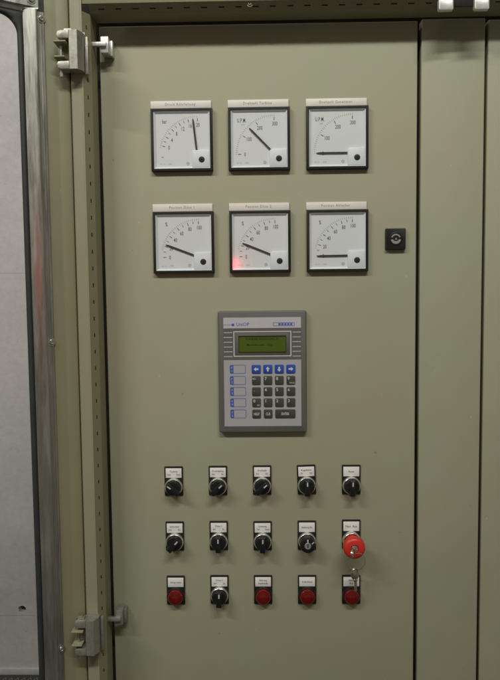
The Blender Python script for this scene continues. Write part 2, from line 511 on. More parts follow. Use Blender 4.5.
def slotted(a, b_, along0, along1, pitch, first, slot_len, w0, w1, vertical, name):
    """flange strip between plan points a and b_ (x or z, y), with real slots between fractions w0 and w1 of its width"""
    bm = bmesh.new()
    def pt(f, s, depth=0.0):
        u = a[0] + (b_[0] - a[0]) * f; y = a[1] + (b_[1] - a[1]) * f + depth
        return bm.verts.new((u * MM, y * MM, s * MM) if vertical else (s * MM, y * MM, u * MM))
    def quad(f0, f1, s0, s1):
        bm.faces.new((pt(f0, s0), pt(f1, s0), pt(f1, s1), pt(f0, s1)))
    quad(0, w0, along0, along1); quad(w1, 1, along0, along1)
    s = along0; c = first
    while c - slot_len / 2 < along1:
        lo, hi = c - slot_len / 2, c + slot_len / 2
        if lo > s: quad(w0, w1, s, lo)
        for (f0, s0, f1, s1) in ((w0, lo, w1, lo), (w1, lo, w1, hi), (w1, hi, w0, hi), (w0, hi, w0, lo)):
            bm.faces.new((pt(f0, s0), pt(f1, s1), pt(f1, s1, 2.0), pt(f0, s0, 2.0)))
        s = hi; c += pitch
    if s < along1: quad(w0, w1, s, along1)
    bmesh.ops.remove_doubles(bm, verts=bm.verts, dist=1e-7)
    p = Part(); p.add(bm)
    return p.build(name, 'greenframe', cab, smooth=False)

slotted((-261.5, -53.0), (-252.6, -40.0), ZB, 417.0, 25.4, -750 + 3.0, 6.0, 0.46, 0.60, True, 'slotted_flange')
slotted((427.0, -52.0), (417.6, -40.0), -252.0, 900.0, 25.4, -234.0, 9.0, 0.44, 0.62, False, 'slotted_flange')
# returns from the flanges back to the panel
p = Part(); p.box(-253.6, -252.2, ZB, 419.0, 4, 39.5, 0.4, 1); p.build('side_return', 'greenframe', cab)
p = Part(); p.box(-252.0, 900, 417.6, 419.2, 5, 39.5, 0.4, 1); p.build('top_return', 'greenframe', cab)
# face of the top rail above the slotted flange
p = Part(); p.box(-261.5, 900, 427.2, ZT, 44, 52, 1.0, 2); p.build('top_rail', 'greenframe', cab)
# cabinet body in near-black, its colour painting in the shade behind the gaps
p = Part(); p.box(-282, 900, ZB - 5, ZT, -420, -24); p.build('cabinet_body', 'recess_shade', cab)
p = Part(); screw_head(p, -14, 425, 47, 3.2); p.build('screw', 'greenframe', cab)

# ------------------------------------------------------------------ panels
Part().box(-249.0, 243.2, ZB, 415.0, -18, 0, 1.8, 3).build('instrument_panel', 'panel')
tag(bpy.data.objects['instrument_panel'], 'wide olive grey hinged panel carrying the meters, keypad and switches', 'panel')
tag(Part().box(249.0, 346.2, ZB, 417.0, -18, 1.0, 1.8, 3).build('cover_strip', 'post'),
    'narrow plain grey cover strip right of the instrument panel', 'cover strip')
tag(Part().box(351.0, 760, ZB, 415.0, -18, 0, 1.8, 3).build('blank_panel', 'post'),
    'blank grey panel cut off by the right picture edge', 'panel')

# ------------------------------------------------------------------ open outer door with window (local axis s runs from its edge towards the camera and left)
DOOR_A = math.radians(33.0)
door = thing('window_door', 'open outer door with galvanised inner frame and black sealed window', 'door', (-0.3159, -0.060, 0))
door.rotation_euler = (0, 0, math.pi + DOOR_A)
# in the door's own frame x = s, and the side facing the camera is +y -> build with plan() in (s, h) where h is height towards the viewer
def dplan(pts, z0, z1, closed=True):
    return Part().plan(pts, z0, z1, closed=closed)
# galvanised stile, a hat section
stile = [(30.2, 0), (30.2, 3.6), (28.6, 4.8), (25, 6.0), (21, 7.3), (17, 8.4), (14.6, 9.0), (12.6, 9.2), (11.2, 8.6), (10.6, 6.8),
         (10.2, 4.0), (9.4, 3.2), (6.8, 3.0), (6.4, 2.4), (3.8, 2.4), (3.4, 3.0), (0.4, 3.0), (-0.2, 2.2), (-0.2, 0)]
st = dplan(stile, -760, 411.5).build('door_stile', 'galv', door, angle=40)
# top rail of the same section turned
rail = Part()
bm = bmesh.new()
prof = [(0, 405.8), (3.4, 405.8), (5.0, 407.0), (6.2, 410.5), (7.6, 413.0), (9.0, 414.4), (9.0, 430.0), (4.0, 433.0), (4.0, 470.0), (0, 470.0)]
e0 = [bm.verts.new((9.2 * MM, h * MM, z * MM)) for h, z in prof]
e1 = [bm.verts.new((620 * MM, h * MM, z * MM)) for h, z in prof]
for k in range(len(prof)):
    j = (k + 1) % len(prof)
    bm.faces.new((e0[k], e0[j], e1[j], e1[k]))
bm.faces.new(e0); bm.faces.new(e1)
# the rail sits above the stile
for v in bm.verts:
    if v.co.x < 0.1 and v.co.z < 0.4118: v.co.x = 30.6 * MM
bmesh.ops.recalc_face_normals(bm, faces=bm.faces)
rail.add(bm); rail.build('door_rail', 'galv', door, angle=30)
b_ = Part(); b_.plan([(9.0, 0), (9.0, 1.5), (-0.6, 1.5), (-0.6, 0)], 411.8, 520, closed=True); b_.build('gap_shade_strip', 'rubber', door)  # black strip added, painting the shade of the gap above the stile
# black seal round the window with rounded corner, swept strip
def seal_strip():
    b = bmesh.new()
    s_in, z_in, R = 37.5, 400.0, 26.0
    inner = [(s_in, -760.0), (s_in, -400.0), (s_in, 0.0)]
    outer = [(30.4, -760.0), (30.4, -400.0), (30.4, 0.0)]
    n = 14
    for k in range(n + 1):
        a = math.pi - (math.pi / 2) * k / n
        inner.append((s_in + R + R * math.cos(a), z_in - R + R * math.sin(a)))
        if k <= n // 2: outer.append((30.4, (z_in - R) + (406.0 - z_in + R) * k / (n // 2)))
        else: outer.append((30.4 + (s_in + R - 30.4) * (k - n // 2) / (n - n // 2), 406.0))
    inner.append((620, z_in)); outer.append((620, 406.0))
    sec = []
    for (si, zi), (so, zo) in zip(inner, outer):
        q = []
        for f, h in ((0, 0.5), (0.0, 3.2), (0.3, 4.6), (0.75, 4.4), (1.0, 2.2), (1.0, -3.0)):
            q.append(b.verts.new(((so + (si - so) * f) * MM, h * MM, (zo + (zi - zo) * f) * MM)))
        sec.append(q)
    for a, c in zip(sec, sec[1:]):
        for k in range(5):
            b.faces.new((a[k], a[k + 1], c[k + 1], c[k]))
    bmesh.ops.recalc_face_normals(b, faces=b.faces)
    p = Part(); p.add(b)
    return p
seal_strip().build('window_seal', 'rubber', door, angle=60)
p = Part()
bm = bmesh.new()
bmesh.ops.create_cube(bm, size=1.0)
for v in bm.verts:
    v.co = Vector((0.034 + (v.co.x + 0.5) * 0.586, -0.004 + v.co.y * 0.004, -0.76 + (v.co.z + 0.5) * 1.163))
p.add(bm); p.build('window_pane', 'pane', door, smooth=False)
# outer skin of the door: folded edge seen between galvanised frame and hinge post, in world plan coordinates
edge = Part().plan([(-317.4, -50), (-317.2, -58.5), (-316.0, -60.2), (-314, -60.4), (-301.6, -55.6), (-299.6, -54.0), (-298.2, -53.6), (-286.4, -49.5), (-283.6, -47.0), (-283.2, -44), (-283.2, -2)], ZB, ZT, thick=-1.4)
eo = edge.build('door_edge', 'frame', None, angle=25)
eo.parent = door
eo.matrix_parent_inverse = (Matrix.Translation(door.location) @ door.rotation_euler.to_matrix().to_4x4()).inverted()
# screws on the galvanised stile (their axis is the door normal)
for z in (402.0, -70.0, -549.0):
    p = Part()
    screw_head(p, 0, 0, 0, 4.1, 3.4)
    s = p.build('screw', 'steel', door)
    s.rotation_euler = (0, 0, math.pi)
    s.location = (3.6 * MM, 3.0 * MM, z * MM)
p = Part(); screw_head(p, 0, 0, 0, 4.6, 3.2); s = p.build('screw', 'steel', door)
s.rotation_euler = (0, 0, math.pi); s.location = (19 * MM, 9.2 * MM, 424.0 * MM)

# ------------------------------------------------------------------ hinges
def make_hinge(z, label, capmat, dx=0.0):
    h = thing('hinge', label, 'hinge', (0, 0, z * MM), 'hinges of the outer door')
    b = Part()
    # C shaped casting, opening to the left, o is measured from y = 0
    b.plan([(-276, -52), (-276, -74), (-275, -75.4), (-265, -75.8), (-263.4, -75), (-258.8, -66), (-258.2, -64), (-258.2, -52)], -28, 27, closed=True)
    b.prism([(-292, 16), (-293.6, 20), (-292, 25.5), (-288, 27), (-275.8, 27), (-275.8, 15.5), (-286, 15.5)], 55, 75.2, 1.2)
    b.prism([(-292, -17), (-293.6, -21), (-292, -26.5), (-288, -28), (-275.8, -28), (-275.8, -16.5), (-286, -16.5)], 55, 75.2, 1.2)
    b.build('hinge_body', 'zinc', h)
    Part().box(-257.4, -253.0, -30, 24, 50, 56, 0.8).build('hinge_flange', 'zinc', h)
    l = Part()
    # folded leaf on the door edge with two ears
    l.box(-296.5, -279.5, -15.5, 14.5, 54.4, 57.2, 0.6)
    l.prism([(-297, 9.2), (-297, 11.6), (-279.5, 11.6), (-279.5, 9.2)], 56, 78, 0.6)
    l.prism([(-297, -12.2), (-297, -9.8), (-281.5, -9.8), (-281.5, -12.2)], 56, 78, 0.6)
    l.build('hinge_leaf', 'frame', h)
    pin = Part()
    c = Vector((-0.2892, -0.0668, 0))
    pin.tube([c + Vector((0, 0, -0.035)), c + Vector((0, 0, 0.029))], 2.4, 14)
    pin.tube([c + Vector((0, 0, -0.037)), c + Vector((0, 0, -0.030))], 3.4, 14)
    pin.build('pin', 'steel', h)
    cap = Part(); cap.box(-284 + dx, -273 + dx, 27.5, 31, 60, 70, 1.2); cap.build('pin_cap', capmat, h)
    return h
make_hinge(355.0, 'upper grey zinc hinge with exposed pin at the top of the door edge', 'brightzinc')
make_hinge(-526.0, 'lower zinc hinge with exposed pin near the bottom of the door edge', 'steel', -6.0)

# ------------------------------------------------------------------ small clips that hold the instrument panel in the frame
def make_clip(z, label, m):
    c = thing('panel_clip', label, 'clip', (-0.0045, 0, z * MM), 'clips on the left edge of the instrument panel')
    b = Part()
    b.box(-237.0, -225.0, -12.5, 12.0, 2, 25, 1.2)
    b.box(-225.0, -221.0, -13.5, 9.5, 1, 14, 0.8)
    b.build('clip_block', m, c)
    Part().box(-255.5, -227.5, -4.0, 2.4, 23, 30, 1.0).build('clip_arm', m, c)
    s = Part(); screw_head(s, -257.5, 6.0, 50.0, 2.6); s.build('screw', m, c)
    Part().box(-262.0, -253.4, -5.0, 1.5, 46.0, 50.5, 0.6).build('clip_plate', 'frame', c)
    return c
make_clip(379.0, 'small white zinc clip at the upper left corner of the instrument panel', 'brightzinc')
make_clip(-519.0, 'small dull zinc clip low on the left edge of the instrument panel', 'zinc')

# ------------------------------------------------------------------ latch bracket at the top edge
lt = thing('latch_bracket', 'black latch bracket with two bright zinc lugs under the top rail', 'latch')
Part().box(266, 330, 412, 448, 52.5, 55, 1.0).build('latch_body', 'black', lt)
for x0 in (258.0, 309.5):
    lug = Part()
    lug.prism(rrect(x0 + 1.0, x0 + 22.5, 405.5, 422.0, 2.2, 3), 53, 61, 1.6)
    lug.build('lug', 'brightzinc', lt)
    Part().box(x0 + 0.6, x0 + 21.8, 422.4, 452, 52.6, 58, 1.0).build('lug_stem', 'padgrey', lt)

# ------------------------------------------------------------------ analogue meters
def make_meter(label, x, z, unit, sub, ticks, nums, needle, major=None, minor=None):
    t = thing('analog_meter', label, 'meter', at(x, z), 'square panel meters')
    Part().ring_rect((-48, 48, -48, 48), (-43.8, 43.8, -43.8, 43.8), 0, 7.5, 0.5).build('bezel', 'bezel', t)
    # white box walls sloping down to the dial
    b = bmesh.new()
    A = [b.verts.new(V(sx * 43.9, sz * 43.9, 6.6)) for sx, sz in ((-1, -1), (1, -1), (1, 1), (-1, 1))]
    B = [b.verts.new(V(sx * 40.6, sz * 40.6, 3.4)) for sx, sz in ((-1, -1), (1, -1), (1, 1), (-1, 1))]
    for k in range(4):
        b.faces.new((A[k], A[(k + 1) % 4], B[(k + 1) % 4], B[k]))
    Part().add(b).build('dial_surround', 'dialwall', t, smooth=False)
    Part().box(-41, 41, -41, 41, 0.3, 3.3).build('dial', 'dial', t, smooth=False)
    PX, PZ = 23.5, -23.0
    def pol(a, r): return PX + r * math.cos(math.radians(a)), PZ + r * math.sin(math.radians(a))
    for a, long_ in ticks:
        x0, z0 = pol(a, 51.6 if long_ else 52.6); x1, z1 = pol(a, 56.4)
        mk = Part(); mk.bar(x0, z0, x1, z1, 1.0 if long_ else 0.8, 3.32, 3.42)
        mk.build('scale_mark', 'ink', t, smooth=False)
    mn = Part()
    for a in minor or [90 + k * 3.0 for k in range(27)]:
        x0, z0 = pol(a, 57.6); x1, z1 = pol(a, 60.2)
        mn.bar(x0, z0, x1, z1, 0.6, 3.32, 3.42)
    mn.build('fine_scale', 'inkfaint', t, smooth=False)
    nb = Part()
    for a, s in nums:
        xx, zz = pol(a, 46.5)
        nb.text(s, 6.1, xx + 0.9, zz - 0.6, 3.45, sx=0.62, bold=0.06, spacing=1.08)
    nb.build('numerals', 'ink', t, smooth=False)
    u = Part(); u.text(unit, 6.2, -27.0, 28.5, 3.45, sx=0.55, bold=0.08, spacing=1.12)
    u.build('unit_lettering', 'ink', t, smooth=False)
    if sub:
        u = Part(); u.text(sub, 2.9, -25.0, 22.2, 3.45, sx=0.8); u.build('factor_lettering', 'inkgrey', t, smooth=False)
    c = Part(); c.text('Kl. 1,5', 2.2, -35, -36.5, 3.45, 'LEFT', sx=0.9); c.text('DIN', 2.2, -22, -36.5, 3.45, 'LEFT')
    c.build('class_lettering', 'inkgrey', t, smooth=False)
    c = Part(); c.lathe(8.8, -36.0, [(2.5, 3.32), (2.5, 3.42), (1.7, 3.42), (1.7, 3.32)], 16, close=False)
    c.bar(7.6, -36, 10.0, -36, 0.5, 3.32, 3.42); c.bar(8.8, -37.2, 8.8, -34.8, 0.5, 3.32, 3.42)
    c.build('class_symbol', 'inkgrey', t, smooth=False)
    x0, z0 = pol(needle, 5.0); x1, z1 = pol(needle, 55.5)
    xm, zm = pol(needle, 49.0)
    nd = Part(); nd.bar(x0, z0, xm, zm, 2.9, 4.2, 4.8); nd.bar(xm, zm, x1, z1, 2.9, 4.2, 4.8, 1.4)
    nd.build('needle', 'needle', t, smooth=False)
    cv = Part(); cv.prism([(42.4, -42.4), (42.4, -15.8), (19.4, -15.8), (17.0, -16.8), (15.8, -19.2), (15.8, -42.4)], 3.2, 6.2, 1.0); cv.build('pivot_cover', 'cover', t)
    sc = Part(); sc.lathe(30.5, -30.5, [(4.7, 6.0), (4.7, 6.5), (4.3, 6.72), (1.2, 6.72), (1.0, 6.5), (0, 6.5)], 24)
    sc.build('zero_screw', 'black', t)
    Part().box(-43.7, 43.7, -43.7, 43.7, 6.8, 7.2).build('glass', 'glass', t, smooth=False)
    return t
pc_t = [(180 - 9 * k, k % 2 == 0) for k in range(11)]
pc_n = [(180 - 18 * k, str(20 * k)) for k in range(6)]
rp_t = [(180 - 30 * k, True) for k in range(4)]
rp_n = [(180 - 30 * k, str(100 * k)) for k in range(4)]
rp_m = [90 + 3 * k for k in range(31)]
br_t = [(183, False)] + [(165 - 7.6 * k, k % 2 == 0) for k in range(11)]
br_n = [(165 - 15.2 * k, str(4 * k)) for k in range(6)]
GX, GZ = (-122.5, -2.2, 119.0), (239.5, 81.0)
make_meter('square pressure meter with needle pointing almost straight up near twenty', GX[0], GZ[0], 'bar', None, br_t, br_n, 96.2)
make_meter('square speed meter with diagonal needle below the turbine name strip', GX[1], GZ[0], 'U.P.M.', 'x10', rp_t, rp_n, 134.3, minor=rp_m)
make_meter('square speed meter with needle flat at zero, rightmost in the upper row', GX[2], GZ[0], 'U.P.M.', 'x10', rp_t, rp_n, 180.0, minor=rp_m)
make_meter('square percent meter, leftmost in the lower row, needle just above twenty', GX[0], GZ[1], '%', None, pc_t, pc_n, 159.0)
make_meter('square percent meter in the middle of the lower row, needle just above twenty', GX[1], GZ[1], '%', None, pc_t, pc_n, 157.8)
make_meter('square percent meter beside the black lock, needle flat at zero', GX[2], GZ[1], '%', None, pc_t, pc_n, 180.5)

NAMES = (('Druck Rohrleitung', 'above the pressure meter'), ('Drehzahl Turbine', 'above the meter with the diagonal needle'),
         ('Drehzahl Generator', 'above the upper right speed meter'), ('Position Düse 1', 'above the lower left percent meter'),
         ('Position Düse 2', 'above the lower middle percent meter'), ('Position Ablenker', 'above the lower right percent meter'))
for k, (s, where) in enumerate(NAMES):
    gx, gz = GX[k % 3], GZ[k // 3]
    t = thing('name_strip', 'white name strip reading %s %s' % (s, where), 'name strip', at(gx - 1.2, gz + 54.6), 'name strips above the meters')
    Part().box(-47.2, 47.2, -5.9, 5.9, 0, 2.4, 0.6).build('strip_plate', 'strip', t)
    p = Part(); p.text(s, 4.1, -1.0, 0.3, 2.46, sx=0.88, spacing=1.2, bold=0.03); p.build('lettering', 'stripink', t, smooth=False)

# ------------------------------------------------------------------ operator keypad
kp = thing('operator_keypad', 'grey operator terminal with green display and blue arrow keys', 'keypad', at(-0.3, -124.4))
Part().prism(rrect(-70, 70, -97, 97, 3.0, 4), 0, 10, 2.4).build('housing', 'padgrey', kp)
Part().box(-61.2, 61.2, 69.8, 86.6, 9.6, 10.3).build('logo_film', 'padlogo', kp, smooth=False)
Part().box(-61.2, 61.2, 19.6, 69.6, 9.6, 10.25).build('display_band', 'padband', kp, smooth=False)
Part().box(-61.2, 61.2, -86.8, 19.4, 9.6, 10.3).build('key_film', 'padface', kp, smooth=False)
for k in range(6):
    z = 63.0 - 7.6 * k
    for xa, xb in ((-61, -47.2), (47.6, 61)):
        Part().box(xa, xb, z - 0.45, z + 0.45, 10.2, 10.4).build('side_line', 'padwhite', kp, smooth=False)
p = Part(); p.ring_rect((-45.4, 45.8, 24.8, 65.0), (-44.0, 44.4, 26.2, 63.6), 10.2, 10.5); p.build('display_outline', 'padwhite', kp, smooth=False)
Part().box(-42.6, 42.6, 27.4, 62.4, 10.2, 10.9, 0.3).build('display_frame', 'padgrey', kp)
lcd = Part().box(-37.2, 37.2, 32.2, 57.4, 10.85, 11.0).build('display', 'lcd', kp, smooth=False)
p = Part(); p.text('TURBINE REGELUNG 01', 3.6, 0.0, 52.6, 11.05, sx=0.86, spacing=1.15, bold=0.08)
p.text('Maschine steht   Stop', 3.4, -4.0, 43.4, 11.05, sx=0.82, spacing=1.15, bold=0.08)
p.build('display_lettering', 'lcdink', lcd, smooth=False)
p = Part(); p.ring_rect((-37.6, 37.6, 31.8, 57.8), (-37.2, 37.2, 32.2, 57.0), 10.8, 12.0); p.build('display_rim', 'black', kp, smooth=False)
p = Part(); p.text('UniOP', 5.4, -41.0, 75.6, 10.36, 'LEFT', sx=0.98, bold=0.05)
p.build('logo_lettering', 'blueink', kp, smooth=False)
p = Part(); p.box(-61, -46, 74.9, 75.6, 10.25, 10.4); p.lathe(-46, 75.3, [(2.2, 10.25), (2.2, 10.45)], 16); p.build('logo_mark', 'blueink', kp, smooth=False)
p = Part(); p.ring_rect((17.4, 51.0, 72.6, 78.4), (18.1, 50.3, 73.3, 77.7), 10.25, 10.4)
for k in range(5):
    p.box(25.6 + 4.6 * k, 29.2 + 4.6 * k, 73.9, 77.2, 10.25, 10.42)
p.build('logo_badge', 'blueink', kp, smooth=False)
KX = (-10.0, 8.3, 26.4, 44.7)
KZ = (4.7, -13.2, -31.0, -48.8, -66.8)
def key(x, z, w, m, s=None, small=None, arrow=None, size=4.6):
    k = Part().prism(rrect(x - w / 2, x + w / 2, z - 7, z + 7, 1.9, 3), 10.2, 11.6, 0.6).build('key', m, kp)
    if s or small:
        q = Part()
        if s and small == '*':
            q.text(s, 4.0, x, z - 0.3, 11.66, sx=0.72, bold=0.08)
        elif s:
            q.text(s, size, x - w / 2 + 3.4, z + 2.6, 11.66, bold=0.12)
        if small and small != '*':
            q.text(small, 2.5, x + w / 2 - 0.9, z - 4.2, 11.66, 'RIGHT', sx=0.85)
        q.build('key_lettering', 'padwhite', k, smooth=False)
    if arrow is not None:
        q = Part()
        ca, sa = math.cos(arrow), math.sin(arrow)
        pts = [(-3.6, -1.3), (0.2, -1.3), (0.2, -3.2), (4.2, 0), (0.2, 3.2), (0.2, 1.3), (-3.6, 1.3)]
        q.flat([(x + px * ca - pz * sa, z + px * sa + pz * ca) for px, pz in pts], 11.66)
        q.build('arrow_mark', 'padwhite', k, smooth=False)
for x, a in zip(KX, (math.pi, math.pi / 2, -math.pi / 2, 0.0)):
    key(x, KZ[0], 14.4, 'keyblue', arrow=a)
for x, s, sm in zip(KX, ('+/-', '7', '8', '9'), (None, None, None, 'PROG')): key(x, KZ[1], 13.8, 'key', s, sm, size=3.4 if s == '+/-' else 4.6)
for x, s in zip(KX, ('.', '4', '5', '6')): key(x, KZ[2], 13.8, 'key', s)
for x, s, sm in zip(KX, ('0', '1', '2', '3'), ('ESC', None, None, None)): key(x, KZ[3], 13.8, 'key', s, sm)
key(KX[0], KZ[4], 13.8, 'key', 'HELP', '*'); key(KX[1], KZ[4], 13.8, 'key', 'CLR', '*')
key((KX[2] + KX[3]) / 2, KZ[4], 32.2, 'key', 'ENTER', '*')
for k in range(5):
    z = KZ[k]
    q = Part()
    b = bmesh.new()
    oo = rrect(-51.8, -26.6, z - 7, z + 7, 2.2, 3); ii = rrect(-51.0, -27.4, z - 6.2, z + 6.2, 1.6, 3)
    vo = [b.verts.new(V(x, zz, 10.4)) for x, zz in oo]; vi = [b.verts.new(V(x, zz, 10.4)) for x, zz in ii]
    for j in range(len(vo)):
        j2 = (j + 1) % len(vo); b.faces.new((vo[j], vo[j2], vi[j2], vi[j]))
    bmesh.ops.recalc_face_normals(b, faces=b.faces)
    q.add(b)
    q.prism([(-51.2, z - 6.4), (-46.0, z - 6.4), (-46.0, z + 6.4), (-51.2, z + 6.4)], 10.3, 10.42)
    fk = q.build('function_key', 'blueink', kp, smooth=False)
    q = Part(); q.text('F', 3.2, -48.6, z + 2.2, 10.5); q.text(str(k + 1), 3.2, -48.6, z - 2.8, 10.5); q.build('key_lettering', 'padwhite', fk, smooth=False)

# ------------------------------------------------------------------ quarter turn lock
lk = thing('cam_lock', 'small black square lock with grey crescents right of the lower meters', 'lock', at(209.8, 82.6))
Part().prism(rrect(-15.6, 15.6, -16.6, 16.6, 1.4, 3), 0, 6.5, 1.2).build('lock_plate', 'black', lk)
def crescent(a0, a1, r0, r1, bulge):
    n = 14; out, inn = [], []
    for k in range(n + 1):
        f = k / n; a = math.radians(a0 + (a1 - a0) * f)
        w = (r1 - r0) * (1 + bulge * math.sin(math.pi * f))
        out.append((r1 * math.cos(a), r1 * math.sin(a))); inn.append(((r1 - w) * math.cos(a), (r1 - w) * math.sin(a)))
    return out + inn[::-1]
Part().lathe(0, 0.4, [(10.4, 6.4), (10.4, 6.9), (9.4, 7.2), (9.2, 6.7), (0, 6.7)], 32).build('lock_core', 'black', lk)
Part().prism(crescent(22, 158, 5.6, 7.8, 0.0), 6.6, 7.4).build('crescent', 'lockgrey', lk)
Part().prism(crescent(188, 352, 4.9, 7.8, 0.55), 6.6, 7.4).build('crescent', 'lockgrey', lk)
Part().prism([(-1.9, -1.2), (1.9, -1.2), (0, 2.0)], 6.6, 8.4).build('drive_pin', 'lockgrey', lk)

# ------------------------------------------------------------------ switches and lamps: all share the 30 x 48 mm legend plate (origin = hole centre)
def legend(t, line1, line2=None, size=2.8, tilt=0.0):
    mt = Matrix.Rotation(tilt, 4, 'Y')
    Part().prism(rrect(-15, 15, -18, 30, 1.2, 2), 0, 2.2, 0.7, mtx=mt).build('legend_plate', 'black', t)
    ins = Part().box(-12.8, 12.8, 11.6, 27.2, 2.0, 2.6, 0.3, mtx=mt).build('legend_insert', 'paper', t)
    q = Part()
    fit = lambda s, w: min(1.0, w / (len(s) * size * 0.84))
    if line2 is None:
        q.text(line1, size, 0, 19.2, 2.66, sx=fit(line1, 23.5), bold=0.06)
    else:
        q.text(line1, size, 0, 21.8, 2.66, sx=fit(line1, 23.5), bold=0.06)
        a, b_ = line2
        if b_:
            q.text(a, size * 0.95, -7.4, 16.6, 2.66, sx=0.8, bold=0.05); q.text(b_, size * 0.95, 7.4, 16.6, 2.66, sx=0.8, bold=0.05)
        else:
            q.text(a, size, 0, 16.6, 2.66, sx=fit(a, 22.0), bold=0.06)
    lt_ = q.build('lettering', 'tagink', ins, smooth=False)
    if tilt: lt_.rotation_euler = (0, tilt, 0)

LOW = -3.0        # the switch bodies sit a little lower on the plates than the lamps
def chrome_ring(t):
    Part().lathe(0, LOW, [(14.4, 2.0), (14.4, 5.6), (13.9, 7.2), (12.9, 8.0), (12.2, 7.8), (11.9, 5.0)], 40, close=False).build('collar', 'chrome', t)

HANDLE = None
def selector(x, z, label, line1, line2, angle, tilt=0.0):
    """angle: clock direction of the white pointer, degrees from straight up, clockwise"""
    global HANDLE
    t = thing('selector_switch', label, 'switch', at(x, z), 'black rotary selector switches')
    legend(t, line1, line2, tilt=tilt)
    if HANDLE is None:
        chrome_ring(t)
        kb = Part().lathe(0, 0, [(11.6, 3), (11.7, 9), (11.9, 13.4), (11.5, 14.8), (10.6, 15.6), (0, 16.2)], 40).build('knob', 'knob', t)
        h = Part()
        h.prism([(-4.4, -11.6), (-3.4, -12.8), (3.4, -12.8), (4.4, -11.6), (4.2, 8.0), (3.2, 11.0), (-3.2, 11.0), (-4.2, 8.0)], 14.0, 22.5, 1.3)
        h.build('handle', 'knob', kb)
        Part().box(-0.95, 0.95, 3.4, 10.0, 22.3, 22.7).build('pointer_mark', 'padwhite', kb, smooth=False)
        HANDLE = (t.children[-1] if False else kb, [c for c in t.children if c.name.startswith('collar')][0])
    else:
        for src in (HANDLE[1],):
            c = src.copy(); COL.objects.link(c); c.parent = t
        kb = copy_tree(HANDLE[0], t)
    kb.rotation_euler = (0, math.radians(angle), 0)
    kb.location = at(0, LOW)
    return t

def ind_lamp(x, z, label, line1, line2=None):
    t = thing('indicator_lamp', label, 'lamp', at(x, z), 'unlit red indicator lamps')
    legend(t, line1, line2)
    Part().lathe(0, LOW, [(14.6, 2.0), (14.6, 6.4), (14.0, 7.6), (13.0, 8.0), (12.6, 7.6), (12.4, 5.0)], 40, close=False).build('lamp_ring', 'black', t)
    Part().lathe(0, LOW, [(12.3, 4.0), (12.3, 9.5), (11.9, 11.2), (10.9, 12.3), (10.2, 12.4), (9.9, 11.9), (9.3, 12.0), (9.0, 12.8), (7.4, 13.3), (7.1, 12.9), (6.5, 13.0), (6.2, 13.5), (4.0, 13.9), (0, 14.1)], 40).build('lens', 'redlens', t)
    return t

BX = (-145.7, -74.0, -2.6, 69.3, 141.1)
ROW = (-307.4, -398.6, -489.6)
selector(BX[0], ROW[0] - 0.6, 'black selector at the left end of the top switch row, pointer turned up left', 'Turbine', ('Auto', 'Hand'), -52)
selector(BX[1], ROW[0], 'black selector second from left in the top switch row, pointer turned up right', 'Druckregelung', ('Aus', 'Ein'), 47)
selector(BX[2], ROW[0] + 0.4, 'black selector in the middle of the top switch row, pointer turned up right', 'Drehzahl', ('Aus', 'Ein'), 50)
selector(BX[3], ROW[0] + 0.8, 'black selector on a slightly tilted plate in the top row, pointer straight up', 'Kugelhahn', ('Zu', 'Auf'), 0, tilt=math.radians(-1.8))
selector(BX[4], ROW[0] + 0.4, 'black selector at the right end of the top row, one line of text', 'Reset', None, 2)
selector(BX[0], ROW[1] - 0.6, 'black selector directly above the leftmost red lamp, pointer turned up right', 'Synchronisier.', ('Aus', 'Ein'), 42)
selector(BX[1], ROW[1], 'black selector directly above the only bottom row selector, pointer straight up', 'Düse 1', ('Auf', 'Zu'), 0)
selector(BX[2], ROW[1] - 0.6, 'black selector directly above the middle red lamp, pointer straight up', 'Leistung', ('Tief', 'Hoch'), 2)
selector(BX[1], ROW[2] + 0.4, 'only black selector in the bottom row, between two red lamps', 'Düse 2', ('Auf', 'Zu'), 2)

# key operated switch
t = thing('key_switch', 'black key operated switch with silver lock core left of the red mushroom button', 'switch', at(BX[3], ROW[1]))
legend(t, 'Bedienung Ein')
chrome_ring(t)
Part().lathe(0, LOW, [(11.9, 3), (11.9, 10.0), (12.4, 11.4), (12.4, 22.5), (11.7, 24.0), (10.6, 24.6), (6.1, 24.6), (5.9, 23.6), (0, 23.6)], 40).build('lock_body', 'knob', t)
core = Part().lathe(0, LOW - 0.4, [(5.3, 23.5), (5.3, 24.6), (4.9, 25.0), (3.5, 25.0), (3.3, 24.5), (0, 24.5)], 28).build('lock_core', 'lockgrey', t)
Part().box(-0.7, 0.7, -6.2, -0.4, 24.4, 25.1).build('key_slot', 'black', core)
p = Part(); p.box(-0.95, 0.95, 2.4, 7.2, 24.5, 24.9); p.build('position_mark', 'padwhite', t, smooth=False)
p = Part(); p.bar(6.2, 0.0, 9.8, 3.0, 1.3, 24.5, 24.9); p.build('position_mark', 'padwhite', t, smooth=False)

# emergency stop
t = thing('emergency_button', 'large red emergency mushroom button with a key in it', 'button', at(BX[4], ROW[1] + 1.4))
legend(t, 'Not  Aus', None, size=3.7)
Part().lathe(0, LOW, [(14.6, 2.0), (14.6, 7.0), (13.8, 9.0), (12.8, 9.8), (12.2, 9.4), (11.6, 7.0)], 40, close=False).build('collar', 'chrome', t)
Part().lathe(0, LOW, [(11.0, 6), (11.0, 20), (12.2, 24), (16.2, 28.0), (17.2, 30.5), (17.2, 36.5), (16.5, 39.4), (14.8, 41.2), (12.4, 42.2), (7.0, 42.6), (6.4, 41.2), (5.5, 41.0)], 48, close=True).build('mushroom', 'redknob', t)
Part().lathe(0, LOW, [(5.4, 40.0), (5.4, 42.4), (4.9, 43.0), (0, 43.0)], 24).build('lock_core', 'steel', t)

